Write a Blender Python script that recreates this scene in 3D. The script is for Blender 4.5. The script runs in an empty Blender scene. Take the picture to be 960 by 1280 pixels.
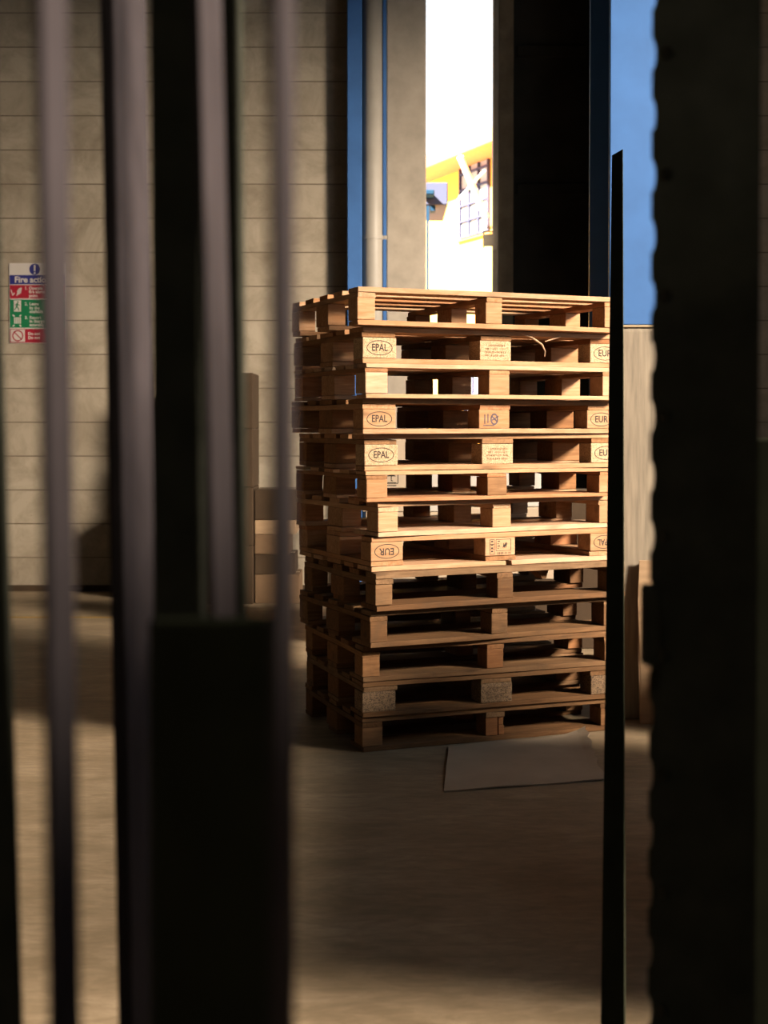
import bpy, bmesh, math, random
from mathutils import Vector, Matrix
R = math.radians
random.seed(7)
SC = bpy.context.scene
C = SC.collection
F, PITCH, H = 1667.6, R(1.355), 1.346           # focal length in px, tilt, eye height

def at(px, py, Y):
    """point at depth Y seen at a photo pixel (used to survey the place)"""
    a, b = (px - 480) / F, -(py - 571) / F
    y, z = math.cos(PITCH) + b * math.sin(PITCH), b * math.cos(PITCH) - math.sin(PITCH)
    return Vector((a * Y / y, Y, H + z * Y / y))
def X(px, Y): return at(px, 540, Y).x

# ------------------------------------------------------------------ materials
def new_mat(name):
    m = bpy.data.materials.new(name); m.use_nodes = True
    nt = m.node_tree; nt.nodes.clear()
    out = nt.nodes.new('ShaderNodeOutputMaterial'); b = nt.nodes.new('ShaderNodeBsdfPrincipled')
    nt.links.new(b.outputs[0], out.inputs[0])
    return m, nt, b
def nd(nt, t, **kw):
    n = nt.nodes.new(t)
    for k, v in kw.items():
        if k.startswith('i_'):
            key = k[2:]; n.inputs[int(key) if key.isdigit() else key.replace('_', ' ')].default_value = v
        else: setattr(n, k, v)
    return n
def ramp(nt, fac, stops):
    r = nd(nt, 'ShaderNodeValToRGB'); e = r.color_ramp.elements
    while len(e) < len(stops): e.new(0.5)
    for k, (p, c) in zip(e, stops): k.position = p; k.color = (*c, 1) if len(c) == 3 else c
    nt.links.new(fac, r.inputs[0]); return r.outputs[0]
def mix(nt, fac, a, b, mode='MIX'):
    n = nd(nt, 'ShaderNodeMix', data_type='RGBA', blend_type=mode)
    for s, v in ((n.inputs[0], fac), (n.inputs[6], a), (n.inputs[7], b)):
        if hasattr(v, 'is_linked'): nt.links.new(v, s)
        else: s.default_value = v if not isinstance(v, tuple) else (*v, 1)
    return n.outputs[2]
def coords(nt, scale=(1, 1, 1), rnd=True):
    tc = nd(nt, 'ShaderNodeTexCoord'); mp = nd(nt, 'ShaderNodeMapping'); mp.inputs['Scale'].default_value = scale
    v = tc.outputs['Object']
    if rnd:
        oi = nd(nt, 'ShaderNodeObjectInfo')
        ml = nd(nt, 'ShaderNodeMath', operation='MULTIPLY', i_1=37.0); nt.links.new(oi.outputs['Random'], ml.inputs[0])
        ad = nd(nt, 'ShaderNodeVectorMath', operation='ADD'); nt.links.new(v, ad.inputs[0]); nt.links.new(ml.outputs[0], ad.inputs[1])
        v = ad.outputs[0]
    nt.links.new(v, mp.inputs[0]); return mp.outputs[0]
def noise(nt, vec, scale, detail=4, dist=0.0, rough=.55):
    n = nd(nt, 'ShaderNodeTexNoise'); n.inputs['Scale'].default_value = scale; n.inputs['Detail'].default_value = detail
    n.inputs['Distortion'].default_value = dist; n.inputs['Roughness'].default_value = rough
    nt.links.new(vec, n.inputs['Vector']); return n.outputs['Fac']
def bump(nt, b, h, s, d=.002):
    n = nd(nt, 'ShaderNodeBump'); n.inputs['Strength'].default_value = s; n.inputs['Distance'].default_value = d
    nt.links.new(h, n.inputs['Height']); nt.links.new(n.outputs[0], b.inputs['Normal'])

K = .55                                             # lowers indoor colours so bounced light stays weak and shade deep
def dim(c, k=K): return tuple(v * k for v in c)
OUT = ('yellow_house_paint', 'lavender_window_paint', 'lavender_fascia_paint', 'pale_blue_paint', 'red_roof_tile', 'white_strut_paint', 'yard_concrete', 'black_painted_steel', 'black_board')
def wood(name, light, dark, dirt, dirt_amt):
    light, dark, dirt = dim(light), dim(dark, .47), dim(dirt)
    m, nt, b = new_mat(name)
    g = noise(nt, coords(nt, (1.2, 14, 14)), 4.0, 6, 1.2)
    base = ramp(nt, g, [(.30, dark), (.52, tuple((a + c) / 2 for a, c in zip(light, dark))), (.72, light)])
    fine = noise(nt, coords(nt, (3, 90, 90)), 5.0, 3)
    base = mix(nt, ramp(nt, fine, [(.35, (.35,) * 3), (.6, (0, 0, 0))]), base, dark)
    oi = nd(nt, 'ShaderNodeObjectInfo')
    tint = ramp(nt, oi.outputs['Random'], [(0, (.66, .52, .38)), (.25, (.92, .80, .66)), (.5, (1, 1, 1)), (.75, (1.0, .90, .78)), (1, (.95, .70, .54))])
    base = mix(nt, 1.0, base, tint, 'MULTIPLY')
    d = noise(nt, coords(nt, (1, 1, 1)), 9.0, 5, .4, .65)
    base = mix(nt, ramp(nt, d, [(.48, (0,) * 3), (.75, (dirt_amt,) * 3)]), base, dirt)
    vo = nd(nt, 'ShaderNodeTexVoronoi'); vo.inputs['Scale'].default_value = 1.0
    nt.links.new(coords(nt, (3.2, 9, 9)), vo.inputs['Vector'])
    base = mix(nt, ramp(nt, vo.outputs['Distance'], [(.05, (.75,) * 3), (.13, (.25,) * 3), (.2, (0,) * 3)]), base, tuple(c * .45 for c in dark))
    nt.links.new(base, b.inputs['Base Color']); b.inputs['Roughness'].default_value = .8
    b.inputs['Specular IOR Level'].default_value = .2
    bump(nt, b, fine, .35, .001); return m
def chip(name, light, dark):
    light, dark = dim(light), dim(dark)
    m, nt, b = new_mat(name)
    vo = nd(nt, 'ShaderNodeTexVoronoi'); vo.inputs['Scale'].default_value = 230
    nt.links.new(coords(nt, (1, .6, 1.3)), vo.inputs['Vector'])
    bw = nd(nt, 'ShaderNodeRGBToBW'); nt.links.new(vo.outputs['Color'], bw.inputs[0])
    base = ramp(nt, bw.outputs[0], [(.2, dark), (.5, light), (.85, tuple(min(1, c * 1.25) for c in light))])
    n = noise(nt, coords(nt), 30, 4)
    base = mix(nt, ramp(nt, n, [(.5, (0,) * 3), (.8, (.5,) * 3)]), base, dark)
    nt.links.new(base, b.inputs['Base Color']); b.inputs['Roughness'].default_value = .85
    bump(nt, b, bw.outputs[0], .5, .002); return m
def plain(name, col, rough=.6, var=.15, scale=12, spec=.3, metal=0, bmp=0.0, stretch=(1, 1, 1)):
    if name not in OUT: col = dim(col)
    m, nt, b = new_mat(name)
    n = noise(nt, coords(nt, stretch), scale, 5)
    c = ramp(nt, n, [(.3, tuple(v * (1 - var) for v in col)), (.7, tuple(min(1, v * (1 + var)) for v in col))])
    nt.links.new(c, b.inputs['Base Color']); b.inputs['Roughness'].default_value = rough
    b.inputs['Specular IOR Level'].default_value = spec; b.inputs['Metallic'].default_value = metal
    if bmp: bump(nt, b, n, bmp, .003)
    return m

M = {}
M['fresh'] = wood('fresh_pine', (.80, .51, .32), (.58, .31, .15), (.27, .16, .08), .45)
M['pale'] = wood('pale_pine', (.92, .63, .43), (.72, .44, .26), (.40, .25, .13), .25)
M['old'] = wood('weathered_pine', (.40, .24, .125), (.24, .13, .06), (.12, .075, .04), .6)
M['brown'] = wood('brown_softwood', (.52, .29, .14), (.35, .175, .075), (.14, .08, .04), .5)
M['chip'] = chip('pressed_wood_chips', (.68, .45, .26), (.44, .27, .135))
M['oldchip'] = chip('dark_pressed_wood_chips', (.30, .185, .095), (.10, .055, .025))
M['ink'] = plain('stamp_ink', (.055, .04, .03), .8, .3, 60)
M['inkbrown'] = plain('faded_brown_print', (.20, .115, .055), .8, .4, 60)
M['inkblue'] = plain('faded_stamp_ink', (.12, .09, .11), .8, .4, 60)
M['black_steel'] = plain('black_painted_steel', (.030, .031, .024), .85, .2, 20, .01)
M['grey_steel'] = plain('dark_grey_painted_steel', (.058, .049, .053), .85, .2, 9, .015)
M['dark_board'] = plain('black_board', (.020, .0215, .014), .9, .2, 9, 0)
M['blue'] = plain('blue_gloss_paint', (.055, .175, .47), .55, .1, 6, .3, 0, .10)
M['pipe'] = plain('grey_plastic_pipe', (.50, .45, .38), .5, .08, 5)
M['concrete'] = plain('cast_concrete', (.50, .43, .345), .9, .16, 7, .2, 0, .2)
M['sleeve'] = plain('scuffed_grey_sleeve', (.32, .265, .195), .7, .25, 8, .3, 0, .1, (6, 6, .5))
M['cardboard'] = plain('brown_cardboard', (.48, .32, .19), .85, .12, 7, .2, 0, 0, (1, 1, 6))
M['card_half_shade'] = plain('half_shade_cardboard', (.22, .135, .075), .85, .12, 7, .2)  # cardboard partly darkened for boxes standing in shade
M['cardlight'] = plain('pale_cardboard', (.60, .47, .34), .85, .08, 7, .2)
M['card_dark_shade'] = plain('dark_shade_cardboard', (.075, .046, .025), .85, .15, 7, .2)  # shade put into the carton colour; also serves plain dark pieces
M['tape'] = plain('packing_tape', (.50, .38, .24), .4, .05, 5)
M['white'] = plain('white_plastic', (.68, .62, .56), .5, .04, 5)
M['signblue'] = plain('sign_blue', (.025, .03, .20), .5, .05, 5)
M['signred'] = plain('sign_red', (.40, .015, .035), .5, .05, 5)
M['signgreen'] = plain('sign_green', (.01, .20, .075), .5, .05, 5)
M['redink'] = plain('red_print', (.5, .03, .04), .7, .1, 9)
M['greenink'] = plain('green_print', (.06, .2, .08), .7, .1, 9)
M['dark_door'] = plain('charcoal_sheet_steel', (.035, .034, .028), .8, .4, 3, .1)
M['edge_metal'] = plain('grey_channel_steel', (.42, .35, .26), .6, .15, 8)
M['dull_panel'] = plain('scratched_grey_panel', (.26, .205, .135), .85, .25, 6, .1)
M['yellow'] = plain('yellow_house_paint', (.86, .42, .07), .9, .04, 3, .1)
M['winblue'] = plain('lavender_window_paint', (.052, .052, .085), .9, .05, 3, .05)
M['lavender'] = plain('lavender_fascia_paint', (.052, .055, .085), .9, .05, 3, .05)
M['pale_blue'] = plain('pale_blue_paint', (.010, .030, .055), .9, .05, 3, .05)
M['rooftile'] = plain('red_roof_tile', (.5, .16, .06), .9, .1, 20)
M['strut'] = plain('white_strut_paint', (.85, .82, .78), .6, .03, 3)
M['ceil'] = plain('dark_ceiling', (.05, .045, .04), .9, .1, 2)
M['yard'] = plain('yard_concrete', (.5, .45, .38), .9, .1, 1)
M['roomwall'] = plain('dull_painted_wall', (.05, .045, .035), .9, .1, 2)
M['marking'] = plain('worn_yellow_floor_paint', (.55, .33, .06), .8, .3, 15)
def mk_block():
    m, nt, b = new_mat('painted_blockwork')
    tc = nd(nt, 'ShaderNodeTexCoord'); sp = nd(nt, 'ShaderNodeSeparateXYZ'); nt.links.new(tc.outputs['Object'], sp.inputs[0])
    cb = nd(nt, 'ShaderNodeCombineXYZ'); nt.links.new(sp.outputs[0], cb.inputs[0]); nt.links.new(sp.outputs[2], cb.inputs[1])
    br = nd(nt, 'ShaderNodeTexBrick', offset=.5)
    nt.links.new(cb.outputs[0], br.inputs['Vector'])
    br.inputs['Scale'].default_value = 1; br.inputs['Mortar Size'].default_value = .004; br.inputs['Mortar Smooth'].default_value = .2
    br.inputs['Brick Width'].default_value = 5.3; br.inputs['Row Height'].default_value = .274
    br.inputs['Color1'].default_value = (.285, .243, .185, 1); br.inputs['Color2'].default_value = (.255, .215, .162, 1)
    br.inputs['Mortar'].default_value = (.055, .036, .02, 1)
    n = noise(nt, coords(nt, rnd=False), 2.6, 9, .6, .72)
    c = mix(nt, ramp(nt, n, [(.40, (0,) * 3), (.68, (.8,) * 3)]), br.outputs[0], (.145, .115, .08))
    n2 = noise(nt, coords(nt, rnd=False), 45, 3)
    c = mix(nt, ramp(nt, n2, [(.66, (0,) * 3), (.74, (.5,) * 3)]), c, (.08, .06, .04))
    nt.links.new(c, b.inputs['Base Color']); b.inputs['Roughness'].default_value = .9; b.inputs['Specular IOR Level'].default_value = .15
    ml = nd(nt, 'ShaderNodeMath', operation='MULTIPLY', i_1=-1.0); nt.links.new(br.outputs['Fac'], ml.inputs[0])
    bump(nt, b, ml.outputs[0], .6, .006); return m
M['blocks'] = mk_block()
def mk_floor():
    m, nt, b = new_mat('worn_concrete_floor')
    v = coords(nt, (1, 2.2, 1), False)
    n = noise(nt, v, 2.0, 8, .6, .7); n2 = noise(nt, coords(nt, (3, 9, 1), False), 3, 6, .8, .7)
    c = ramp(nt, n, [(.3, (.16, .118, .07)), (.55, (.26, .195, .125)), (.75, (.36, .275, .185))])
    c = mix(nt, ramp(nt, n2, [(.35, (.5,) * 3), (.6, (0,) * 3)]), c, (.10, .068, .036))
    nt.links.new(c, b.inputs['Base Color'])
    rr = nd(nt, 'ShaderNodeMapRange', i_3=.45, i_4=.75); nt.links.new(n2, rr.inputs[0]); nt.links.new(rr.outputs[0], b.inputs['Roughness'])
    b.inputs['Specular IOR Level'].default_value = .3
    bump(nt, b, n2, .25, .004); return m
M['floor'] = mk_floor()

# ------------------------------------------------------------------ builders
def link(name, bm, mat, parent=None, loc=(0, 0, 0), rot=(0, 0, 0), smooth=False):
    me = bpy.data.meshes.new(name); bm.to_mesh(me); bm.free()
    me.materials.append(M[mat] if isinstance(mat, str) else mat)
    if smooth:
        for p in me.polygons: p.use_smooth = True
    o = bpy.data.objects.new(name, me); C.objects.link(o)
    o.location = loc; o.rotation_euler = rot
    if parent: o.parent = parent
    return o
def box(bm, x0, x1, y0, y1, z0, z1, bev=0.0, seg=1):
    t = bmesh.new(); bmesh.ops.create_cube(t, size=1)
    for v in t.verts: v.co = Vector((x0 + (v.co.x + .5) * (x1 - x0), y0 + (v.co.y + .5) * (y1 - y0), z0 + (v.co.z + .5) * (z1 - z0)))
    if bev: bmesh.ops.bevel(t, geom=t.edges[:], offset=bev, segments=seg, affect='EDGES', profile=.5)
    merge(bm, t)
def merge(bm, t, mat=None):
    if mat: bmesh.ops.transform(t, matrix=mat, verts=t.verts[:])
    me = bpy.data.meshes.new('tmp'); t.to_mesh(me); t.free(); bm.from_mesh(me); bpy.data.meshes.remove(me)
def cyl(bm, p0, p1, r, seg=20, r2=None):
    p0, p1 = Vector(p0), Vector(p1); d = p1 - p0
    t = bmesh.new(); bmesh.ops.create_cone(t, cap_ends=True, segments=seg, radius1=r, radius2=r if r2 is None else r2, depth=d.length)
    merge(bm, t, Matrix.Translation((p0 + p1) / 2) @ d.to_track_quat('Z', 'Y').to_matrix().to_4x4())
def one(name, mat, parent, *a, **k):
    bm = bmesh.new(); lr = {q: k.pop(q) for q in ('loc', 'rot') if q in k}; box(bm, *a, **k); return link(name, bm, mat, parent, **lr)
def empty(name, loc, rz=0):
    o = bpy.data.objects.new(name, None); C.objects.link(o); o.location = loc; o.rotation_euler = (0, 0, rz); o.empty_display_size = .1; return o
def tag(o, label, cat, group=None):
    o['label'] = label; o['category'] = cat
    if group: o['group'] = group
    return o
def struct(o): o['kind'] = 'structure'; return o
def text_bm(body, size, sx=1.0, depth=.0003, align='CENTER', bold=0.0):
    cu = bpy.data.curves.new('t', 'FONT'); cu.body = body; cu.size = size; cu.extrude = depth; cu.align_x = align; cu.align_y = 'CENTER'
    cu.offset = bold; cu.resolution_u = 3
    o = bpy.data.objects.new('t', cu); C.objects.link(o)
    me = bpy.data.meshes.new_from_object(o.evaluated_get(bpy.context.evaluated_depsgraph_get()))
    bpy.data.objects.remove(o); bpy.data.curves.remove(cu)
    bm = bmesh.new(); bm.from_mesh(me); bpy.data.meshes.remove(me)
    bmesh.ops.transform(bm, matrix=Matrix.Scale(sx, 4, (1, 0, 0)), verts=bm.verts[:])
    return bm
def ring(bm, a, b, w, seg=40, d=.0003):
    vs = []
    for i in range(seg):
        t = 2 * math.pi * i / seg
        vs.append([bm.verts.new(((a - k) * math.cos(t), (b - k) * math.sin(t), z)) for k, z in ((0, -d), (w, -d), (w, d), (0, d))])
    for i in range(seg):
        p, q = vs[i], vs[(i + 1) % seg]
        for j in range(4): bm.faces.new((p[j], q[j], q[(j + 1) % 4], p[(j + 1) % 4]))
def disc(bm, cx, cy, r, z=0, seg=28):
    t = bmesh.new(); bmesh.ops.create_cone(t, cap_ends=True, segments=seg, radius1=r, radius2=r, depth=.0006); merge(bm, t, Matrix.Translation((cx, cy, z)))
def stroke(bm, x0, y0, x1, y1, w, d=.0003):
    t = bmesh.new(); L = math.hypot(x1 - x0, y1 - y0); box(t, 0, L, -w / 2, w / 2, -d, d)
    merge(bm, t, Matrix.Translation((x0, y0, 0)) @ Matrix.Rotation(math.atan2(y1 - y0, x1 - x0), 4, 'Z'))
FRONT = (R(90), 0, 0)                                  # drawn in xy, stood up to face -Y

# ------------------------------------------------------------------ pallets
def board(name, L, W, T, mat, parent, u, v, z, along='u', warp=0.0, chip_end=0.0, seed=0):
    """one plank: grain along its own X; (u,v,z) is its low corner in the pallet"""
    rnd = random.Random(seed); bm = bmesh.new()
    box(bm, -L / 2, L / 2, -W / 2, W / 2, -T / 2, T / 2)
    es = [e for e in bm.edges if abs(e.verts[0].co.x - e.verts[1].co.x) > L * .5]
    bmesh.ops.subdivide_edges(bm, edges=es, cuts=9)
    bmesh.ops.bevel(bm, geom=[e for e in bm.edges if len(e.link_faces) == 2 and e.calc_face_angle(0) > 1], offset=.0022, segments=2, affect='EDGES', profile=.6)
    ph = rnd.uniform(0, 6)
    for k in bm.verts:
        s = k.co.x / L
        k.co.z += .0006 * math.sin(9 * s + ph) - warp * (s * s * 4 - .3) * .5
        k.co.y += .0012 * math.sin(7 * s + 2 * ph)
        if chip_end and abs(s) > .47: k.co.z += rnd.uniform(-chip_end, 0) if k.co.z > 0 else 0; k.co.x -= math.copysign(rnd.uniform(0, chip_end), s)
    lx, ly = (L, W) if along == 'u' else (W, L)
    return link(name, bm, mat, parent, (u + lx / 2, v + ly / 2, z + T / 2), (0, 0, 0 if along == 'u' else R(90)))
def stamp(blk, kind, flip, bw, bh, yface):
    bm = bmesh.new(); mat = 'ink'
    if kind in ('EPAL', 'EUR'):
        ring(bm, .056, .030, .0030)
        t = text_bm(kind, .040, .80 if kind == 'EPAL' else .92, bold=.0006); merge(bm, t, Matrix.Translation((0, 0, 0)))
    elif kind == 'rows':
        mat = 'inkbrown'
        rnd = random.Random(bw * 1000)
        for r in range(4):
            x = -.05
            while x < .046:
                w = rnd.uniform(.002, .006)
                if rnd.random() < .8: stroke(bm, x, .022 - r * .014 - .004, x, .022 - r * .014 + .004, w * .45)
                if rnd.random() < .5: stroke(bm, x, .022 - r * .014 + rnd.choice((-.003, 0, .003)), x + w, .022 - r * .014, .0015)
                x += w + .002
    elif kind == 'blot':
        mat = 'inkblue'
        ring(bm, .018, .024, .006); stroke(bm, -.045, -.02, -.045, .02, .004); stroke(bm, -.03, -.016, -.03, .022, .004)
        stroke(bm, -.052, -.026, .0, -.026, .004); stroke(bm, -.012, .012, .016, -.012, .006); stroke(bm, -.01, -.004, .02, .012, .005)
    elif kind == 'label':
        for (a, b, c, d) in ((-.052, -.030, .020, -.030), (-.052, .018, .020, .018), (-.052, -.030, -.052, .018), (.020, -.030, .020, .018),
                             (.028, -.03, .028, .032), (.05, -.03, .05, .032), (.028, .032, .05, .032), (.028, -.03, .05, -.03), (.028, .012, .05, .012), (.028, -.01, .05, -.01)):
            stroke(bm, a, b, c, d, .0022)
        for k in range(5): stroke(bm, -.034 + k * .004, -.014 + (k % 2) * .006, -.026 + k * .003, .006 - (k % 2) * .006, .003)
        stroke(bm, -.03, -.016, -.018, .004, .004)
        for k in range(9):
            if k not in (2, 4): stroke(bm, -.05 + k * .0075, .024, -.05 + k * .0075, .034, .0028)
            stroke(bm, -.052 + k * .0075, .029, -.047 + k * .0075, .029, .0018)
        for k in range(4): stroke(bm, .001 + (k % 2) * .006, -.022 + k * .010, .012, -.022 + k * .010, .004); stroke(bm, .034, -.022 + k * .014, .045, -.022 + k * .014, .006)
    for v in bm.verts:
        if flip: v.co.x, v.co.y = -v.co.x, -v.co.y
    link('stamp', bm, mat, blk, (0, yface - .0003, 0), FRONT)

def pallet(name, label, Xc, Yc, yaw, z0, h, w=.145, mats=('fresh', 'fresh', 'fresh', 'fresh'), t=.021, decks=None, bot=(.1, .145, .1),
           flip=False, stamps=(None, None, None), front_block=None, warp=0, seed=0, blockd=.1):
    """mats = deck, stringer, block, bottom.  local u along the long side, v into the depth"""
    rnd = random.Random(seed * 13 + 5)
    P = tag(empty(name, (Xc, Yc, z0), R(yaw)), label, 'pallet', 'wooden pallets in the tall stack')
    L, D = 1.2, .8; g = .0006
    decks = decks or [(0, .145), (.1865, .1), (.3275, .145), (.5135, .1), (.655, .145)]
    zz = lambda a, b: (a, b) if not flip else (h - b, h - a)
    j = lambda a: rnd.uniform(-a, a)
    for i, (v0, wd) in enumerate(decks):
        z = zz(h - t, h - g)
        if flip and i == 0:                              # the front plank has split in two
            board('deck_board', .63, wd, z[1] - z[0], mats[0], P, 0, v0, z[0], seed=rnd.random(), chip_end=.004)
            board('deck_board', .545, wd, z[1] - z[0], mats[0], P, .655, v0, z[0], seed=rnd.random(), chip_end=.006)
            continue
        board('deck_board', L + j(.006), wd + j(.003), z[1] - z[0], mats[0], P, j(.004), v0, z[0], warp=warp if i == 0 else 0, seed=rnd.random(), chip_end=.003)
    us = (0, (L - w) / 2, L - w)
    for u in us:
        z = zz(h - 2 * t, h - t - g)
        board('stringer', D + j(.004), w + j(.003), z[1] - z[0], mats[1], P, u + j(.003), j(.002), z[0], along='v', seed=rnd.random(), chip_end=.003)
    vs = ((.0, blockd), (.4 - .0725, .145), (D - blockd, blockd))
    for a, u in enumerate(us):
        for b, (v0, d) in enumerate(vs):
            z = zz(t, h - 2 * t - g)
            m = mats[2]
            if front_block and b == 0: m = front_block[a] or m
            bm = bmesh.new(); hw, hd, hh = w / 2 + j(.001), d / 2, (z[1] - z[0]) / 2
            if label.startswith('bottom') and a == 1 and b == 0:      # this block has cracked down the middle
                box(bm, -hw, .012, -hd, hd, -hh, hh, .002, 2); box(bm, .016, hw, -hd, hd, -hh, .002, .003, 2); box(bm, .016, hw - .004, -hd, hd, .004, hh, .003, 2)
            else: box(bm, -hw, hw, -hd, hd, -hh, hh, .003, 2)
            blk = link('block', bm, m, P, (u + w / 2 + j(.003), v0 + d / 2 + (.001 + abs(j(.003)) if b == 0 else 0), sum(z) / 2))
            if b == 0 and stamps[a]: stamp(blk, stamps[a], flip, w, hh * 2, -hd)
    bv = (0, .4 - bot[1] / 2, D - bot[2])
    for k, v0 in enumerate(bv):
        z = zz(g, t - g)
        board('bottom_board', L + j(.004), bot[k], z[1] - z[0], mats[3], P, j(.003), v0, z[0], seed=rnd.random(), chip_end=.003)
    return P

STK = [  # X, Y, yaw, z0, z1 of the thirteen, surveyed from the top down
 (-.102, 5.222, 22.8, 1.738, 1.890), (-.085, 5.290, 23.6, 1.592, 1.738), (-.073, 5.250, 24.2, 1.453, 1.592), (-.083, 5.299, 24.8, 1.311, 1.453),
 (-.079, 5.363, 22.6, 1.162, 1.311), (-.071, 5.339, 24.4, 1.036, 1.162), (-.025, 5.382, 28.0, .892, 1.036), (-.052, 5.390, 25.0, .751, .892),
 (-.033, 5.358, 24.5, .594, .751), (-.055, 5.386, 24.6, .441, .594), (-.089, 5.437, 20.3, .292, .441), (-.085, 5.445, 20.3, .145, .292), (-.088, 5.456, 20.4, 0, .145)]
thin5 = [(0, .1), (.175, .1), (.35, .1), (.525, .1), (.70, .1)]
thin7 = [(.0, .1), (.117, .09), (.235, .09), (.355, .09), (.475, .09), (.59, .09), (.70, .1)]
LAB = [
 ('topmost wooden pallet of the tall stack, open slats and slim blocks', dict(w=.076, mats=('fresh', 'fresh', 'fresh', 'fresh'), decks=thin5, front_block=('fresh', 'fresh', 'fresh'))),
 ('second pallet from the top, with a splinter hanging off its front board', dict(mats=('fresh', 'brown', 'fresh', 'fresh'), front_block=('chip', 'chip', 'chip'), stamps=('EPAL', 'rows', 'EUR'))),
 ('third pallet from the top, palest boards and unstamped pinkish blocks', dict(w=.096, mats=('pale', 'fresh', 'fresh', 'pale'), t=.018, decks=thin7, front_block=('pale', 'pale', 'pale'))),
 ('fourth pallet from the top, with a dark ink blot on its middle block', dict(mats=('brown', 'fresh', 'brown', 'fresh'), front_block=('fresh', 'fresh', 'fresh'), stamps=('EPAL', 'blot', 'EUR'))),
 ('fifth pallet from the top, with oval stamps on rough pressed-chip blocks', dict(mats=('fresh', 'brown', 'brown', 'fresh'), front_block=('chip', 'chip', 'chip'), stamps=('EPAL', 'rows', 'EUR'))),
 ('sixth pallet from the top, thin boards, knotty unstamped orange blocks', dict(w=.092, mats=('pale', 'fresh', 'brown', 'fresh'), t=.0165, decks=thin5, bot=(.19, .145, .1), front_block=('fresh', 'brown', 'fresh'))),
 ('seventh pallet from the top, skewed and pale with clean square blocks', dict(w=.092, mats=('pale', 'pale', 'fresh', 'pale'), t=.021, decks=thin5, bot=(.22, .145, .1), front_block=('pale', 'pale', 'pale'))),
 ('eighth pallet from the top, lying upside down with its oval stamps inverted', dict(mats=('pale', 'fresh', 'fresh', 'fresh'), flip=True, front_block=('pale', 'pale', 'fresh'), stamps=('EUR', 'label', 'EPAL'))),
 ('ninth pallet from the top, first of the darker weathered ones', dict(w=.076, mats=('old', 'old', 'old', 'old'), t=.024, decks=thin5, bot=(.16, .12, .1))),
 ('tenth pallet from the top, fourth from the floor, weathered with grey slim blocks', dict(w=.076, mats=('old', 'old', 'old', 'old'), t=.022, decks=thin5, bot=(.19, .12, .1))),
 ('eleventh pallet from the top, third from the floor, reddish end under its deck', dict(w=.076, mats=('old', 'brown', 'brown', 'old'), t=.022, decks=thin5, bot=(.17, .12, .1))),
 ('twelfth pallet from the top, second from the floor, wide dark chip blocks', dict(mats=('old', 'old', 'old', 'old'), bot=(.16, .145, .1), front_block=('oldchip', 'oldchip', 'oldchip'), stamps=(None, 'rows', None))),
 ('bottom pallet of the tall stack, standing on the floor with cracked blocks', dict(w=.088, mats=('old', 'old', 'brown', 'old'), t=.022, decks=thin5, bot=(.16, .12, .1))),
]
PAL = []
for i, ((x, y, a, z0, z1), (lab, kw)) in enumerate(zip(STK, LAB)):
    PAL.append(pallet('wooden_pallet', lab, x, y, a, z0 + .0004, z1 - z0 - .0006, seed=i + 1, **kw))
# splinter off the second pallet
bm = bmesh.new(); pts = [(.72, -.002, .132), (.76, -.02, .118), (.80, -.03, .09), (.815, -.03, .062), (.812, -.03, .04)]
for p, q, r0, r1 in zip(pts, pts[1:], (.002, .004, .0042, .003), (.004, .0042, .003, .0012)): cyl(bm, p, q, r0, 8, r1)
cyl(bm, (.905, -.001, .128), (.82, -.02, .104), .004, 8, .0015)
link('splinter', bm, 'pale', PAL[1])
# broken plank stub under the ninth pallet's deck
bm = bmesh.new(); box(bm, .78, .85, .06, .12, .088, .130, .003)
for v in bm.verts:
    if v.co.z < .1: v.co.x = .83 + (v.co.x - .83) * .3
link('broken_plank', bm, 'old', PAL[8])

# ------------------------------------------------------------------ setting
YB = 10.8
struct(one('floor', 'floor', None, -6, 6, -4, YB + .3, -.2, 0))
struct(one('ceiling', 'ceil', None, -6, 6, -4, YB + .3, 5.6, 5.8))
x_col0, x_col1 = X(434, YB), X(483, YB)
bm = bmesh.new(); box(bm, -6, x_col0, YB, YB + .3, 0, 5.6); box(bm, x_col0, x_col1, YB + .08, YB + .3, 0, 5.6); struct(link('wall_back', bm, 'blocks'))
struct(one('wall_left', 'roomwall', None, -6.2, -6, -4, YB + .3, 0, 5.6))
struct(one('wall_rear', 'roomwall', None, -6, 6, -4.2, -4, 0, 5.6))
WR = 4.6                                                # right wall with a loading window
Y0, Y1, Z0, Z1 = .5, 6.8, .9, 4.6
bm = bmesh.new()
box(bm, WR, WR + .25, -4, Y0, 0, 5.6); box(bm, WR, WR + .25, Y1, YB + .3, 0, 5.6); box(bm, WR, WR + .25, Y0, Y1, 0, Z0); box(bm, WR, WR + .25, Y0, Y1, Z1, 5.6)
struct(link('wall_right', bm, 'roomwall'))
XP = 1.76
struct(one('wall_shade_partition', 'dark_door', None, XP, XP + .2, 9.6, YB, 0, 5.6))  # stub wall added to keep the side light off the dark door
struct(one('wall_back_right', 'blocks', None, XP + .2, 6, YB, YB + .3, 0, 5.6))
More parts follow.
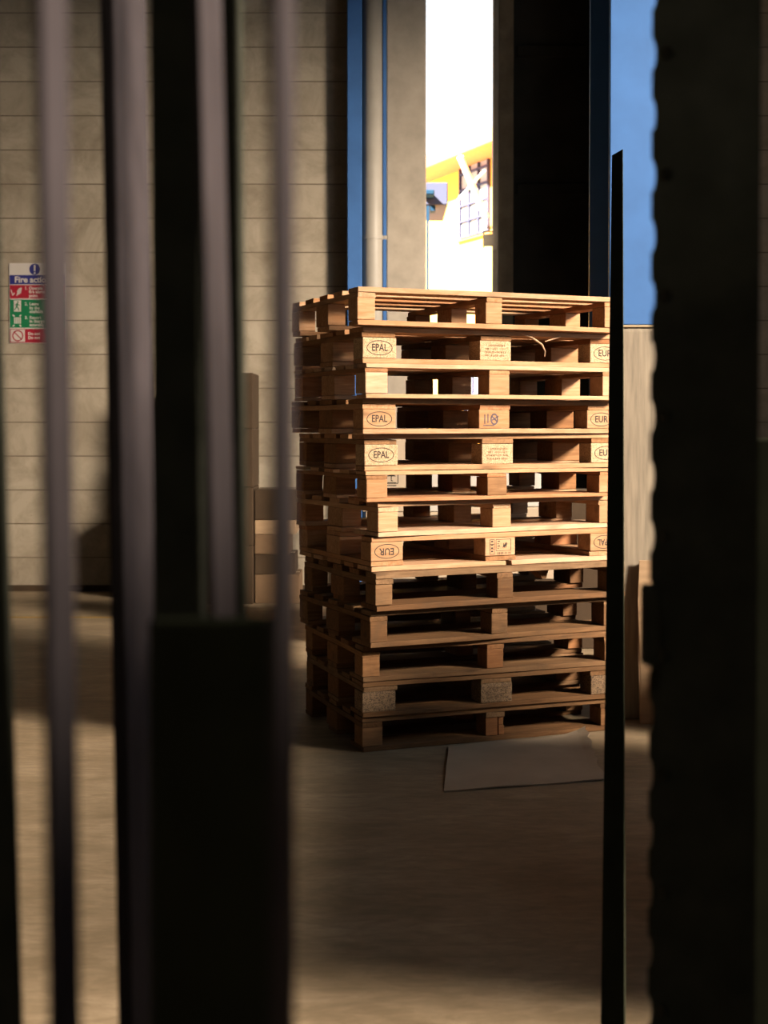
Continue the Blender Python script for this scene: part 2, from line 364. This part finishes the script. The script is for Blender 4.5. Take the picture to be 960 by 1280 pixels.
# blue steel column, drain pipe, concrete pier
xf = X(452.5, YB - .185)
bm = bmesh.new(); box(bm, X(434, YB - .185), xf, YB - .185, YB + .07, 0, 5.6, .006); box(bm, xf, x_col1 - .03, YB + .02, YB + .07, 0, 5.6); box(bm, x_col1 - .031, x_col1 - .001, YB - .12, YB + .07, 0, 5.6, .005)
col = link('blue_column', bm, 'blue')
col['kind'] = 'structure'
xo0, xo1 = X(532, YB), X(615.5, YB)
struct(one('concrete_pier', 'concrete', None, x_col1, xo0, YB - .10, YB + .3, 0, 5.6, bev=.012, seg=2))
px0, px1 = X(453.3, YB - .15), X(478, YB - .15)
pc, pr = (px0 + px1) / 2, (px1 - px0) / 2
pipe = tag(empty('drain_pipe', (pc, YB - .10, 0)), 'grey vertical drain pipe strapped to the blue steel column', 'pipe')
bm = bmesh.new(); cyl(bm, (0, 0, 0), (0, 0, 5.6), pr, 32); link('pipe_body', bm, 'pipe', pipe, smooth=True)
bm = bmesh.new(); zc = at(465, 296, YB - .15).z
cyl(bm, (0, 0, zc - .017), (0, 0, zc + .017), pr + .006, 32)
for s in (1,): box(bm, s * (pr + .016) - .02, s * (pr + .016) + .02, -.02, -.005, zc - .017, zc + .017, .002); cyl(bm, (s * (pr + .02), -.022, zc), (s * (pr + .02), .01, zc), .009, 8)
link('clamp', bm, 'pipe', pipe)
# the sliding door right of the opening
xd0, xd1, xd2 = X(622.5, YB - .05), X(641, YB - .05), X(737, YB - .05)
struct(one('trim_1', 'edge_metal', None, X(615.5, YB - .05), xd0, YB - .06, YB + .05, 0, 5.6, bev=.008, seg=2))
struct(one('wall_jamb', 'dull_panel', None, xd0 + .001, xd1, YB - .06, YB + .3, 0, 5.6, bev=.004))
door = struct(empty('door_1', ((xd1 + xd2) / 2, YB, 0)))
one('door_leaf', 'dark_door', door, xd1 + .002 - (xd1 + xd2) / 2, (xd2 - xd1) / 2 - .002, -.01, .05, 0.01, 5.59)
for zz_ in (.9, 2.05, 3.2, 4.3): one('rail', 'dark_door', door, xd1 + .03 - (xd1 + xd2) / 2, (xd2 - xd1) / 2 - .03, -.04, -.0105, zz_, zz_ + .09, bev=.006)
# latch on the door edge
lt = at(610, 299, YB - .09)
latch = tag(empty('door_latch', (X(617, YB - .09), YB - .09, lt.z)), 'small steel latch bracket bolted to the edge of the dark doorway', 'latch')
bm = bmesh.new(); box(bm, -.004, .028, 0, .0305, -.085, .095, .004); link('back_plate', bm, 'edge_metal', latch)
bm = bmesh.new(); box(bm, -.088, .0, -.01, .02, -.055, .040, .004); box(bm, -.088, -.076, -.012, .02, -.068, .064, .003); box(bm, -.088, 0, -.01, .018, .056, .066, .002); link('keeper', bm, 'edge_metal', latch)
cbl = one('blue_door_column', 'blue', None, xd2 + .001, XP - .001, YB - .12, YB + .25, 0, 5.6, bev=.01); cbl['kind'] = 'structure'
one_ = struct(one('trim_2', 'blue', None, XP - .022, XP - .002, YB - .30, YB - .125, 0, 5.6, bev=.006))
# yellow line on the floor
struct(one('floor_line', 'marking', None, -4, X(250, 9.3), 9.30, 9.35, .0002, .0012))
# blockwork conduit-less skirting
struct(one('baseboard_back', 'card_dark_shade', None, -6, x_col0 - .002, YB - .012, YB - .0005, 0.0, .05, bev=.003))

# blue pillar beside the pallets
PX0, PX1, PY0, PY1 = 1.02, 1.32, 6.06, 6.36
zs = at(795, 406, PY0).z
pil = tag(empty('steel_pillar', ((PX0 + PX1) / 2, (PY0 + PY1) / 2, 0)), 'square pillar right of the pallets, glossy blue above a grey guard sleeve', 'pillar')
hw = .15
def at_pil(n, m, w_, z0, z1, b=.02): return one(n, m, pil, -w_, w_, -w_, w_, z0, z1, bev=b, seg=4)
bm = bmesh.new(); box(bm, -hw, hw, -hw, -hw + .035, zs, 5.59, .005, 3); box(bm, -hw - .03, hw, hw - .035 + .12, hw + .12, zs, 5.59, .005, 3); box(bm, -.012, .012, -hw + .034, hw + .086, zs, 5.59); link('blue_shaft', bm, 'blue', pil)
sl = at_pil('guard_sleeve', 'sleeve', hw, .0, zs - .012)
rim = at_pil('sleeve_rim', 'tape', hw + .002, zs - .0115, zs - .0005, .003)
# flattened cartons leaning on the pillar
bs = at(797, 896, 5.93); 
fc = tag(empty('flattened_carton', (1.150, 5.97, 0)), 'flattened brown cartons leaning upright against the grey pillar sleeve', 'cardboard')
for k, (dx, hgt, m) in enumerate(((0, .735, 'cardboard'), (.012, .725, 'card_dark_shade'), (.02, .73, 'cardboard'))):
    bm = bmesh.new(); box(bm, 0, .36, 0, .007, 0, hgt, .0015)
    bmesh.ops.subdivide_edges(bm, edges=bm.edges[:], cuts=3)
    for v in bm.verts: v.co.x += .006 * math.sin(v.co.z * 9 + k); v.co.y += .004 * math.sin(v.co.z * 6 + 2 * k) * (v.co.x < .2)
    link('carton_sheet', bm, m, fc, (dx, .0 + k * .012, .002), (R(-5.0), 0, R(-4 + k)))

# leaning black pole
def pole_pt(Y): return Vector((.425 + .1745 * (Y - 2.45), Y, .715 * (Y - 2.45)))
p0, p1 = pole_pt(2.47), pole_pt(6.03)
p1.x = p0.x + (p1.x - p0.x)
bm = bmesh.new(); L = (p1 - p0).length
box(bm, -.0275, .0275, -.0022, .0022, 0, L, .001, 2)
d = (p1 - p0).normalized(); z_ = d; e1 = Vector((d.y, -d.x, 0)).normalized(); e2 = e1.cross(d); x_ = e1 * math.cos(R(30)) + e2 * math.sin(R(30)); y_ = z_.cross(x_)
lp = link('steel_bar', bm, 'dark_board'); lp.matrix_world = Matrix((( x_.x, y_.x, z_.x, p0.x), (x_.y, y_.y, z_.y, p0.y), (x_.z, y_.z, z_.z, p0.z + .012), (0, 0, 0, 1)))
tag(lp, 'long black flat bar sloping up from the floor to the blue pillar', 'bar')

# cardboard sheet on the floor
bm = bmesh.new()
n = 14; g0 = [Vector((.27, 5.54, 0)), Vector((.88, 5.77, 0)), Vector((.84, 5.02, 0)), Vector((.22, 4.86, 0))]
grid = []
for i in range(n + 1):
    row = []
    for k in range(n + 1):
        s, t = i / n, k / n
        p = (g0[0] * (1 - s) + g0[1] * s) * (1 - t) + (g0[3] * (1 - s) + g0[2] * s) * t
        edge = max(0, s - .75) / .25
        p.z = .006 + .03 * edge ** 2 * (1 - t) + .004 * math.sin(5 * s + 3 * t) ** 2
        if i == n: p.x += random.uniform(-.014, .014)
        row.append(p)
    grid.append(row)
top = [[bm.verts.new(p) for p in r] for r in grid]; bot = [[bm.verts.new(p - Vector((0, 0, .005))) for p in r] for r in grid]
for i in range(n):
    for k in range(n):
        bm.faces.new((top[i][k], top[i][k + 1], top[i + 1][k + 1], top[i + 1][k])); bm.faces.new((bot[i][k], bot[i + 1][k], bot[i + 1][k + 1], bot[i][k + 1]))
for i in range(n):
    for a, b in (((i, 0), (i + 1, 0)), ((i + 1, n), (i, n)), ((0, i + 1), (0, i)), ((n, i), (n, i + 1))):
        bm.faces.new((top[a[0]][a[1]], top[b[0]][b[1]], bot[b[0]][b[1]], bot[a[0]][a[1]]))
bmesh.ops.recalc_face_normals(bm, faces=bm.faces[:])
tag(link('cardboard_sheet', bm, 'cardlight'), 'torn brown cardboard sheet, paled to look lit, lying on the floor before the pallets', 'cardboard')  # paler cardboard stands in for light falling on the sheet

# ------------------------------------------------------------------ cartons
def carton(label, x0, x1, y0, y1, z0, z1, mat='cardboard', group=None, print_=None, rz=0):
    cx, cy = (x0 + x1) / 2, (y0 + y1) / 2; a, b, h = (x1 - x0) / 2, (y1 - y0) / 2, z1 - z0
    c = tag(empty('carton', (cx, cy, z0), rz), label, 'box', group)
    one('carton_body', mat, c, -a, a, -b, b, .0008, h - .0008, bev=.006, seg=2)
    bm = bmesh.new(); box(bm, -a + .01, a - .01, -.03, .03, h - .0008, h - .0002); link('tape_strip', bm, 'tape', c)
    if print_:
        bm = bmesh.new(); bm2 = bmesh.new()
        for kind, x, z in print_:
            t = bm2 if kind == 'red' else bm
            if kind == 'umbrella':
                for q in ((-.04, -.04, .04, -.04), (-.04, .04, .04, .04), (-.04, -.04, -.04, .04), (.04, -.04, .04, .04)): stroke(t, x + q[0], z + q[1], x + q[2], z + q[3], .005)
                stroke(t, x, z - .025, x, z + .02, .005); stroke(t, x, z - .025, x + .01, z - .025, .005)
                for s in range(6): stroke(t, x - .026 + s * .004, z + .004 + s * .003, x + .026 - s * .004, z + .004 + s * .003, .0035)
            elif kind == 'lines':
                for q in range(2): stroke(t, x - .03, z + q * .016, x + .03, z + q * .016, .006)
            elif kind == 'red':
                for s in (-1, 1):
                    for q in ((-.02, -.025, .02, -.025), (-.02, .025, .02, .025), (-.02, -.025, -.02, .025), (.02, -.025, .02, .025), (-.012, 0, .012, 0)): stroke(t, x + s * .028 + q[0], z + q[1], x + s * .028 + q[2], z + q[3], .007)
                stroke(bm, x, z - .025, x, z + .025, .007)
        link('printing', bm, 'greenink' if bm2.verts else 'ink', c, (0, -b - .0004, 0), FRONT)
        if bm2.verts: link('printing', bm2, 'redink', c, (0, -b - .0004, 0), FRONT)
        else: bm2.free()
    return c
G1 = 'cartons stacked behind the pallets'
yc = 8.0
zt = lambda y, Y=yc: at(480, y, Y).z
xc0, xc1, xc2 = X(486, yc), X(566, yc), X(700, yc)
tops = [0.0, .42, zt(645) - .0, zt(610) , zt(549)]
carton('carton darkened for shade behind the pallets, at the left foot of its pile', xc0 - .14, xc1 - .01, yc, yc + .4, 0, .42, 'card_dark_shade', G1)
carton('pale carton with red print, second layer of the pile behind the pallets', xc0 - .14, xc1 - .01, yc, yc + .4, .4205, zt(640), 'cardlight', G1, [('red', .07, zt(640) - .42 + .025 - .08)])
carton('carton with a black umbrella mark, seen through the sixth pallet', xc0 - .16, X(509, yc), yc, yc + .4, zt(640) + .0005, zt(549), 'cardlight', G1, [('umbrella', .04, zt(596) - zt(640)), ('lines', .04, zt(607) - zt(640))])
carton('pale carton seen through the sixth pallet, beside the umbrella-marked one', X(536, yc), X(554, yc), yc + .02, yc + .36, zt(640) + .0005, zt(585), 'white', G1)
carton('wide carton at the right foot of the pile behind the pallets', xc1 + .01, xc2, yc, yc + .4, 0, .42, 'card_dark_shade', G1)
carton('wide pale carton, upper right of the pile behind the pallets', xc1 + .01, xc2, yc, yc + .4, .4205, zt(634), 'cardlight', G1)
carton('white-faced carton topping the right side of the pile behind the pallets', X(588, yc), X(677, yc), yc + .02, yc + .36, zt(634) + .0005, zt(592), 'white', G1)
carton('added shade-dark carton on the floor behind the right end of the pallets', xc2 + .02, xc2 + .55, yc, yc + .4, 0, .95, 'card_dark_shade', G1)  # added to cover lit floor where the gap should be dark
# by the back wall, left of the pallets
G2 = 'boxes piled by the blockwork wall'
yb0, yb1 = 10.05, 10.45
ys = [745, 718, 693, 668, 650, 612]; rights = [374, 368, 361, 369.5, 389]; Zs = [0] + [at(360, y, yb0).z for y in ys[1:]]
names = ['lowest box of the low pile left of the pallets', 'second box up in the low pile left of the pallets, narrower', 'third box up in the low pile left of the pallets', 'thin box under the top one of the pile left of the pallets', 'top box of the low pile left of the pallets, widest, darkened for shade']
for k in range(5):
    carton(names[k], X(318, yb0), X(rights[k], yb0), yb0, yb1, Zs[k], Zs[k + 1] - .001, ('card_half_shade', 'card_dark_shade', 'card_half_shade', 'cardboard', 'card_dark_shade')[k], G2)
zz2 = [0, .44, .88, 1.32, 1.74]
for k in range(4):
    carton(['bottom', 'second', 'third', 'topmost'][k] + ' shade-darkened carton of the tall pile by the blockwork wall', X((206, 208, 244, 252)[k], 10.0), X(316, 10.0), 10.0, 10.5, zz2[k], zz2[k + 1], 'card_dark_shade', 'dark cartons by the wall')

# ------------------------------------------------------------------ fire action sign
ysn = YB - .006
sx0, sx1 = X(12.5, ysn), X(82.5, ysn); sz1, sz0 = at(40, 329, ysn).z, at(40, 429, ysn).z
W_, H_ = sx1 - sx0, sz1 - sz0; px = W_ / 70
sign = tag(empty('fire_sign', ((sx0 + sx1) / 2, ysn, (sz0 + sz1) / 2)), 'fire action notice with blue, red and green bands on the blockwork wall', 'sign')
one('sign_plate', 'white', sign, -W_ / 2, W_ / 2, -.002, .005, -H_ / 2, H_ / 2, bev=.0015)
def sx(p): return (p - 47.5) * px
def sz(p): return (379 - p) * px
def band(n, m, a, b, c, d, y=-.0035): return one(n, m, sign, sx(a), sx(b), y, -.0021, sz(d), sz(c))
bb = band('title_band', 'signblue', 13.5, 81.5, 344, 355.5); r1 = band('red_band', 'signred', 13.5, 81.5, 356.5, 373); gr = band('green_band', 'signgreen', 13.5, 81.5, 374.5, 409.5); r2 = band('red_band', 'signred', 13.5, 81.5, 411, 428)
def lay(n, bm, m, par, y=-.0040): return link(n, bm, m, sign, (0, y, 0), FRONT)
bm = bmesh.new(); disc(bm, sx(45), sz(336.8), 7 * px); lay('emblem', bm, 'signblue', sign, -.0024)
bm = bmesh.new(); stroke(bm, sx(45), sz(331.5), sx(45), sz(339), 2.4 * px); disc(bm, sx(45), sz(341.5), 1.3 * px); lay('emblem', bm, 'white', sign, -.0032)
def words(s, x, y, size, bold=.0006):
    t = text_bm(s, size * px, 1.0, .0002, 'LEFT', bold); o = link('lettering', t, 'white', sign, (sx(x), -.0040, sz(y)), FRONT); return o
words('Fire action', 19.5, 350, 10.5, .002)
for s, x, y in (('1.', 32, 360.5), ('Operate', 37.5, 360.5), ('fire alarm', 37.5, 365), ('point.', 37.5, 369.8), ('2.', 32, 380), ('Leave', 38, 380), ('by the', 38, 385), ('available', 38, 389.5),
                ('3.', 32, 397), ('Report', 38, 397), ('in charge', 38, 401.5), ('assembly', 38, 406), ('Do not', 36, 417), ('Do not', 36, 422)): words(s, x, y, 5.2, .0012)
bm = bmesh.new()
for k in range(4): stroke(bm, sx(22 + k * 1.6), sz(370 - k), sx(24.5 + k * 1.2), sz(363 - k), 1.0 * px)
for k in range(3): stroke(bm, sx(22.5 + k * 2), sz(365 - k), sx(25.5 + k * 1.2), sz(360.5 - k * .6), 1.0 * px)
stroke(bm, sx(15), sz(362), sx(17), sz(369), 1.0 * px); stroke(bm, sx(17), sz(369.5), sx(19.5), sz(366), 1.4 * px)
lay('pictogram', bm, 'white', sign)
bm = bmesh.new(); box(bm, sx(18.5), sx(27.5), sz(389.5), sz(375.5), -.0002, .0002); lay('pictogram', bm, 'white', sign)
bm = bmesh.new(); disc(bm, sx(23.6), sz(377.6), 1.1 * px)
for q in ((23, 379, 22, 383.5, 2), (22, 383.5, 24.5, 385.5, 1.2), (24.5, 385.5, 24.5, 388.5, 1.1), (22, 383.5, 20.5, 386, 1.2), (20.5, 386, 19, 387.5, 1.1), (23, 380, 26, 382, 1), (23, 380, 20, 381, 1)):
    stroke(bm, sx(q[0]), sz(q[1]), sx(q[2]), sz(q[3]), q[4] * px)
lay('pictogram', bm, 'signgreen', sign, -.0046)
bm = bmesh.new()
for k in range(4): disc(bm, sx(19.5 + 2.3 * k), sz(397.5), 1.0 * px); stroke(bm, sx(19.5 + 2.3 * k), sz(398.5), sx(19.5 + 2.3 * k), sz(404.5), 1.7 * px)
for q in ((17, 393.5, 19.2, 395.6), (27.5, 393.5, 25.5, 395.6), (17, 408, 19, 406), (27.5, 408, 25.5, 406)): stroke(bm, sx(q[0]), sz(q[1]), sx(q[2]), sz(q[3]), 1.6 * px)
lay('pictogram', bm, 'white', sign)
bm = bmesh.new(); box(bm, sx(14.5), sx(32), sz(427), sz(411.8), -.0002, .0002); lay('pictogram', bm, 'white', sign)
bm = bmesh.new(); t = bmesh.new(); ring(t, 7 * px, 7 * px, 1.5 * px); merge(bm, t, Matrix.Translation((sx(23.2), sz(419.5), 0)))
stroke(bm, sx(18.5), sz(414.8), sx(28), sz(424.2), 1.4 * px); lay('pictogram', bm, 'signred', sign, -.0046)

# ------------------------------------------------------------------ foreground uprights
def upright(label, pxl, pxr, pxs, Y, tilt=0, mat='grey_steel', top=2.5, name='steel_upright', group='dark uprights in the left foreground', ry=0):
    """flat bar standing edge on: front edge from pxl to pxr, inner side reaching to pxs"""
    x0, x1 = X(pxl, Y), X(pxr, Y)
    d = Y * ((480 - pxr) / (480 - pxs) - 1) if pxs else .05
    u = tag(empty(name, ((x0 + x1) / 2, Y, 0)), label, 'upright', group)
    w = (x1 - x0) / 2; dz = 1.346
    sh = dz * math.tan(R(tilt))
    bm = bmesh.new(); box(bm, -w, w, 0, d, .006, top, min(.004, w * .4), 3)
    for v in bm.verts: v.co.x += (dz - v.co.z) * math.tan(R(tilt))
    link('bar', bm, mat, u)
    bm = bmesh.new(); box(bm, -w - .008 + sh, w + .008 + sh, -.03, d + .03, 0, .006, .001)
    for q in (-.015, d + .015): cyl(bm, (sh, q, .006), (sh, q, .016), .008, 6)
    link('base_plate', bm, mat, u)
    return u
upright('dark upright cut by the left edge of the picture', -70, 5, 9, 1.2, 1.25, 'black_steel')
upright('grey-sided dark upright in front of the fire notice', 49, 60, 92, .72, .45)
upright('grey-sided dark upright just right of the fire notice', 134, 153, 192, 1.5, .75)
upright('broad black upright in the middle of the left foreground group', 190, 252, 257, 1.25, .1, 'black_steel')
upright('slim tilted grey-sided upright next to the broad black one', 252, 263, 290, 1.0, 1.2)
upright('black upright left of the bright wall slit', 280, 304, 308, 1.222, .3, 'black_steel')
upright('grey-sided dark upright nearest to the pallet stack', 336, 350, 369, .62, -.1)
bl = at(188, 772, .93); br = at(346, 772, .93)
bd = tag(empty('black_board', ((bl.x + br.x) / 2, .93, 0)), 'low black board standing across the feet of the dark uprights', 'board')
one('panel', 'dark_board', bd, -(br.x - bl.x) / 2, (br.x - bl.x) / 2, -.009, .009, .0, bl.z, bev=.005, seg=3)
for s in (-1, 1): one('foot', 'dark_board', bd, s * .03 - .012, s * .03 + .012, -.03, .03, 0, .03, bev=.004)

# perforated rack post on the right
YR = 1.5; S = YR / F
xr0, xr1 = X(813, YR), X(948, YR); cxr = (xr0 + xr1) / 2; wr = (xr1 - xr0) / 2
rp = tag(empty('rack_post', (cxr, YR, 0)), 'wide black perforated rack post filling the right of the picture', 'post')
TOP = 2.6; pitch = 75 * S; znotch = at(813, 295, YR).z; zfirst = znotch % pitch
cu = bpy.data.curves.new('post', 'CURVE'); cu.dimensions = '2D'; cu.fill_mode = 'BOTH'; cu.extrude = .0015
def poly(pts):
    s = cu.splines.new('POLY'); s.points.add(len(pts) - 1)
    for p, q in zip(s.points, pts): p.co = (q[0], q[1], 0, 1)
    s.use_cyclic_u = True
pts = [(-wr, 0.006)]
z = zfirst
nd_, nh = 5 * S, 20 * S
while z < TOP - .05:
    if z > .06:
        for k in range(9):
            a = -math.pi / 2 + math.pi * k / 8
            pts.append((-wr + nd_ * math.cos(a), z + nh * math.sin(a)))
    z += pitch
pts += [(-wr, TOP), (wr, TOP), (wr, .006)]
poly(pts)
z = zfirst
while z < TOP - .05:
    if z > .06:
        for hx in (831,):
            c = X(hx, YR) - cxr
            poly([(c + 8 * S * math.cos(2 * math.pi * k / 16), z + 9 * S * math.sin(2 * math.pi * k / 16)) for k in range(16)])
    z += pitch * 2
to = bpy.data.objects.new('t', cu); C.objects.link(to)
me = bpy.data.meshes.new_from_object(to.evaluated_get(bpy.context.evaluated_depsgraph_get())); bpy.data.objects.remove(to)
bm = bmesh.new(); bm.from_mesh(me); bpy.data.meshes.remove(me)
link('face_plate', bm, 'black_steel', rp, (0, 0, 0), FRONT)
one('flange', 'black_steel', rp, -wr + 20 * S, -wr + 20 * S + .0025, .0016, .06, .006, TOP)
one('rear_plate', 'black_steel', rp, -wr + 20 * S + .003, wr - .0045, .058, .06, .006, TOP)
one('flange', 'black_steel', rp, wr - .004, wr - .0015, .0016, .06, .006, TOP)
bm = bmesh.new(); box(bm, -wr - .02, wr + .02, -.03, .09, 0, .006, .001); link('base_plate', bm, 'black_steel', rp)
zl1, zl0 = at(810, 728, YR).z, at(810, 828, YR).z
bm = bmesh.new(); box(bm, X(806, YR - .03) - cxr, X(825, YR - .03) - cxr, -.04, -.0016, zl0, zl1, .006, 4); link('lock_lever', bm, 'black_steel', rp)

rb = at(940, 548, 2.2)  # guessed panel added to black out the floor beyond the post
bd2 = tag(empty('black_board', (rb.x + .22, 2.2, 0)), 'black board added at the right edge to darken the gap beyond the rack post', 'board')
one('panel', 'dark_board', bd2, -.22, .22, -.009, .009, .0, rb.z, bev=.005, seg=3)
for s in (-1, 1): one('foot', 'dark_board', bd2, s * .15 - .012, s * .15 + .012, -.10, .10, 0, .03, bev=.004)
# ------------------------------------------------------------------ crates added out of view to block the low light
def crate(label, x0, x1, y0, y1, z0, z1):
    cx, cy = (x0 + x1) / 2, (y0 + y1) / 2; a, b, h = (x1 - x0) / 2, (y1 - y0) / 2, z1 - z0
    c = tag(empty('shade_crate', (cx, cy, z0)), label, 'crate')
    one('crate_body', 'brown', c, -a + .02, a - .02, -b + .02, b - .02, .002, h - .002, bev=.004)
    for s in (-1, 1):
        for q in (-1, 1): one('corner_post', 'brown', c, s * a - (.06 if s > 0 else 0), s * a + (.06 if s < 0 else 0), q * b - (.06 if q > 0 else 0), q * b + (.06 if q < 0 else 0), 0, h, bev=.003)
crate('unseen wooden crate added to shade the lower pallets', 2.0, 2.8, 2.7, 4.75, 0, 1.56)
crate('unseen wooden crate added to shade the foot of the blue pillar', 2.0, 2.8, 5.32, 6.2, 0, .85)
crate('unseen wooden crate added to shade the lower part of the uprights', 1.2, 1.9, 0.55, 1.95, 0, 1.93)

# ------------------------------------------------------------------ outside
struct(one('ground_yard', 'yard', None, -12, 14, YB + .3, 34, -.25, -.05))
YF = 20.0; fp = at(600, 297, YF); th = R(24)
fac = tag(empty('yellow_building', (fp.x, fp.y, 0), R(90) + th), 'yellow rendered building with red eaves outside the doorway', 'building')
# local x runs away along the facade (to the left and far), local -y faces... (normal towards the doorway is +y)
def floc(px_, py_):
    a = (px_ - 480) / F; t = (fp.x - a * fp.y) / (math.sin(th) + a * math.cos(th)); Y = fp.y + math.cos(th) * t
    return t, at(px_, py_, Y).z
OV = .55; a = (540 - 480) / F; nx, ny = -math.cos(th), -math.sin(th)
t_e = (fp.x + OV * nx - a * (fp.y + OV * ny)) / (math.sin(th) + a * math.cos(th)); z_e = at(540, 207, fp.y + OV * ny + math.cos(th) * t_e).z
bm = bmesh.new(); box(bm, -7.4, 9.4, -.5, OV, z_e, z_e + .14, .01); box(bm, -7.4, 9.4, -.5, OV - .1, z_e + .14, z_e + .25, .01); link('eaves', bm, 'rooftile', fac)
one('facade', 'yellow', fac, -7, 9, -.5, 0, -.05, z_e)
def fwin(pxl, pxr, pyt, pyb, rows, cols, nm):
    t1, zb = floc(pxl, pyb); t0, _ = floc(pxr, pyb); zt_ = floc(pxl, pyt)[1]
    fr = bmesh.new(); w = .028
    for i in range(cols + 1): xx = t0 + (t1 - t0) * i / cols; box(fr, xx - w / 2, xx + w / 2, .0, .05, zb, zt_)
    for i in range(rows + 1): zz_ = zb + (zt_ - zb) * i / rows; box(fr, t0, t1, .0, .05, zz_ - w / 2, zz_ + w / 2)
    f_ = link('window_frame', fr, 'winblue', fac)
    bm = bmesh.new(); box(bm, t0, t1, .002, .012, zb, zt_); link('window_pane', bm, 'white', f_)
    bm = bmesh.new(); box(bm, t0 - .08, t1 + .08, .0, .05, zb - .055, zb - .03, .005); link('window_sill', bm, 'yellow', f_)
fwin(577, 612, 200, 298, 5, 3, 'w'); fwin(584, 612, 440, 520, 3, 3, 'w')
# white strut over the window
stt = tag(empty('awning_strut', (0, 0, 0)), 'white diagonal strut braced across the barred window outside', 'strut')
a0, a1 = at(575, 196, 18.6), at(607, 271, 19.2); b0, b1 = at(573, 249, 19.4), at(606, 213, 18.9)
bm = bmesh.new(); cyl(bm, a0, a1, .045, 16); link('brace', bm, 'strut', stt); bm = bmesh.new(); cyl(bm, b0, b1, .018, 10); link('tie_rod', bm, 'strut', stt)
# canopy with lavender fascia
YC = 15.0
c0, c1 = at(505, 228, YC), at(560, 256, YC)
cn = tag(empty('porch_canopy', (c0.x, YC, 0)), 'lavender porch canopy on a slim blue post outside the doorway', 'canopy')
one('fascia', 'lavender', cn, 0, c1.x - c0.x, 0, 1.2, c1.z, c0.z, bev=.01)
bm = bmesh.new(); q0, q1 = at(538, 257, YC), at(544.5, 263, YC); box(bm, q0.x - c0.x, q1.x - c0.x, .02, .2, q1.z, q0.z); link('bracket', bm, 'pale_blue', cn)
q0, q1 = at(528, 242, YC), at(542, 248, YC); bm = bmesh.new(); box(bm, q0.x - c0.x, q1.x - c0.x, -.25, 0, q1.z, q0.z, .01); link('bracket', bm, 'pale_blue', cn)
q0, q1 = at(533.2, 257, YC), at(536.6, 257, YC); bm = bmesh.new(); box(bm, q0.x - c0.x, q1.x - c0.x, .01, .05, -.05, q0.z); link('post', bm, 'pale_blue', cn)

# ------------------------------------------------------------------ light, world, camera
w = bpy.data.worlds.new('sky'); SC.world = w; w.use_nodes = True
bg = w.node_tree.nodes['Background']; bg.inputs[0].default_value = (.80, .90, 1, 1); bg.inputs[1].default_value = 2.6
sl_ = bpy.data.lights.new('sun', 'SUN'); sl_.energy = 75; sl_.angle = R(1.5); sl_.color = (1, .93, .82)
so = bpy.data.objects.new('sun', sl_); C.objects.link(so); so.rotation_euler = Vector((.62, .55, -.62)).to_track_quat('-Z', 'Y').to_euler()
al = bpy.data.lights.new('window_daylight', 'AREA'); al.shape = 'RECTANGLE'; al.size = 1.8; al.size_y = 1.6; al.energy = 5300; al.color = (1, .84, .66)
ao = bpy.data.objects.new('window_daylight', al); C.objects.link(ao); ao.location = (8.6, 1.6, 5.2)
ao.rotation_euler = Vector((-1, .5, -.5)).to_track_quat('-Z', 'Z').to_euler()
fx = tag(empty('fill_lamp', (-.6, -2.4, 4.6)), 'added fill lamp shaped as a hanging strip light, out of view', 'lamp')  # invented fixture around the foreground fill
one('lamp_housing', 'edge_metal', fx, -.75, .75, -.08, .08, 0, .06, bev=.01); one('diffuser', 'white', fx, -.7, .7, -.05, .05, -.02, -.001, bev=.008)
bm = bmesh.new(); [cyl(bm, (q, 0, .06), (q, 0, 1.0), .004, 8) for q in (-.6, .6)]; link('hanger', bm, 'edge_metal', fx)
l2 = bpy.data.lights.new('fill_light', 'AREA'); l2.shape = 'RECTANGLE'; l2.size = 1.4; l2.size_y = .1; l2.energy = 22; l2.color = (1, 1, .86)  # added weak fill for the foreground fronts
o2 = bpy.data.objects.new('fill_light', l2); C.objects.link(o2); o2.location = (-.6, -2.4, 4.57)
o2.rotation_euler = (R(30), 0, 0)
cam = bpy.data.cameras.new('camera'); co = bpy.data.objects.new('camera', cam); C.objects.link(co)
co.location = (0, 0, H); co.rotation_euler = (R(90) - PITCH, 0, 0)
cam.sensor_width = 36; cam.lens = 36 * F / 1280; cam.shift_y = -69 / 1280
cam.clip_start = .02
cam.dof.use_dof = True; cam.dof.focus_distance = 5.5; cam.dof.aperture_fstop = cam.lens / 12.0
SC.camera = co
vs_ = SC.view_settings; vs_.view_transform = 'Standard'; vs_.look = 'None'; vs_.exposure = 0; vs_.gamma = 1; vs_.use_curve_mapping = False
SC.cycles.use_denoising = True
SC.cycles.max_bounces = 8
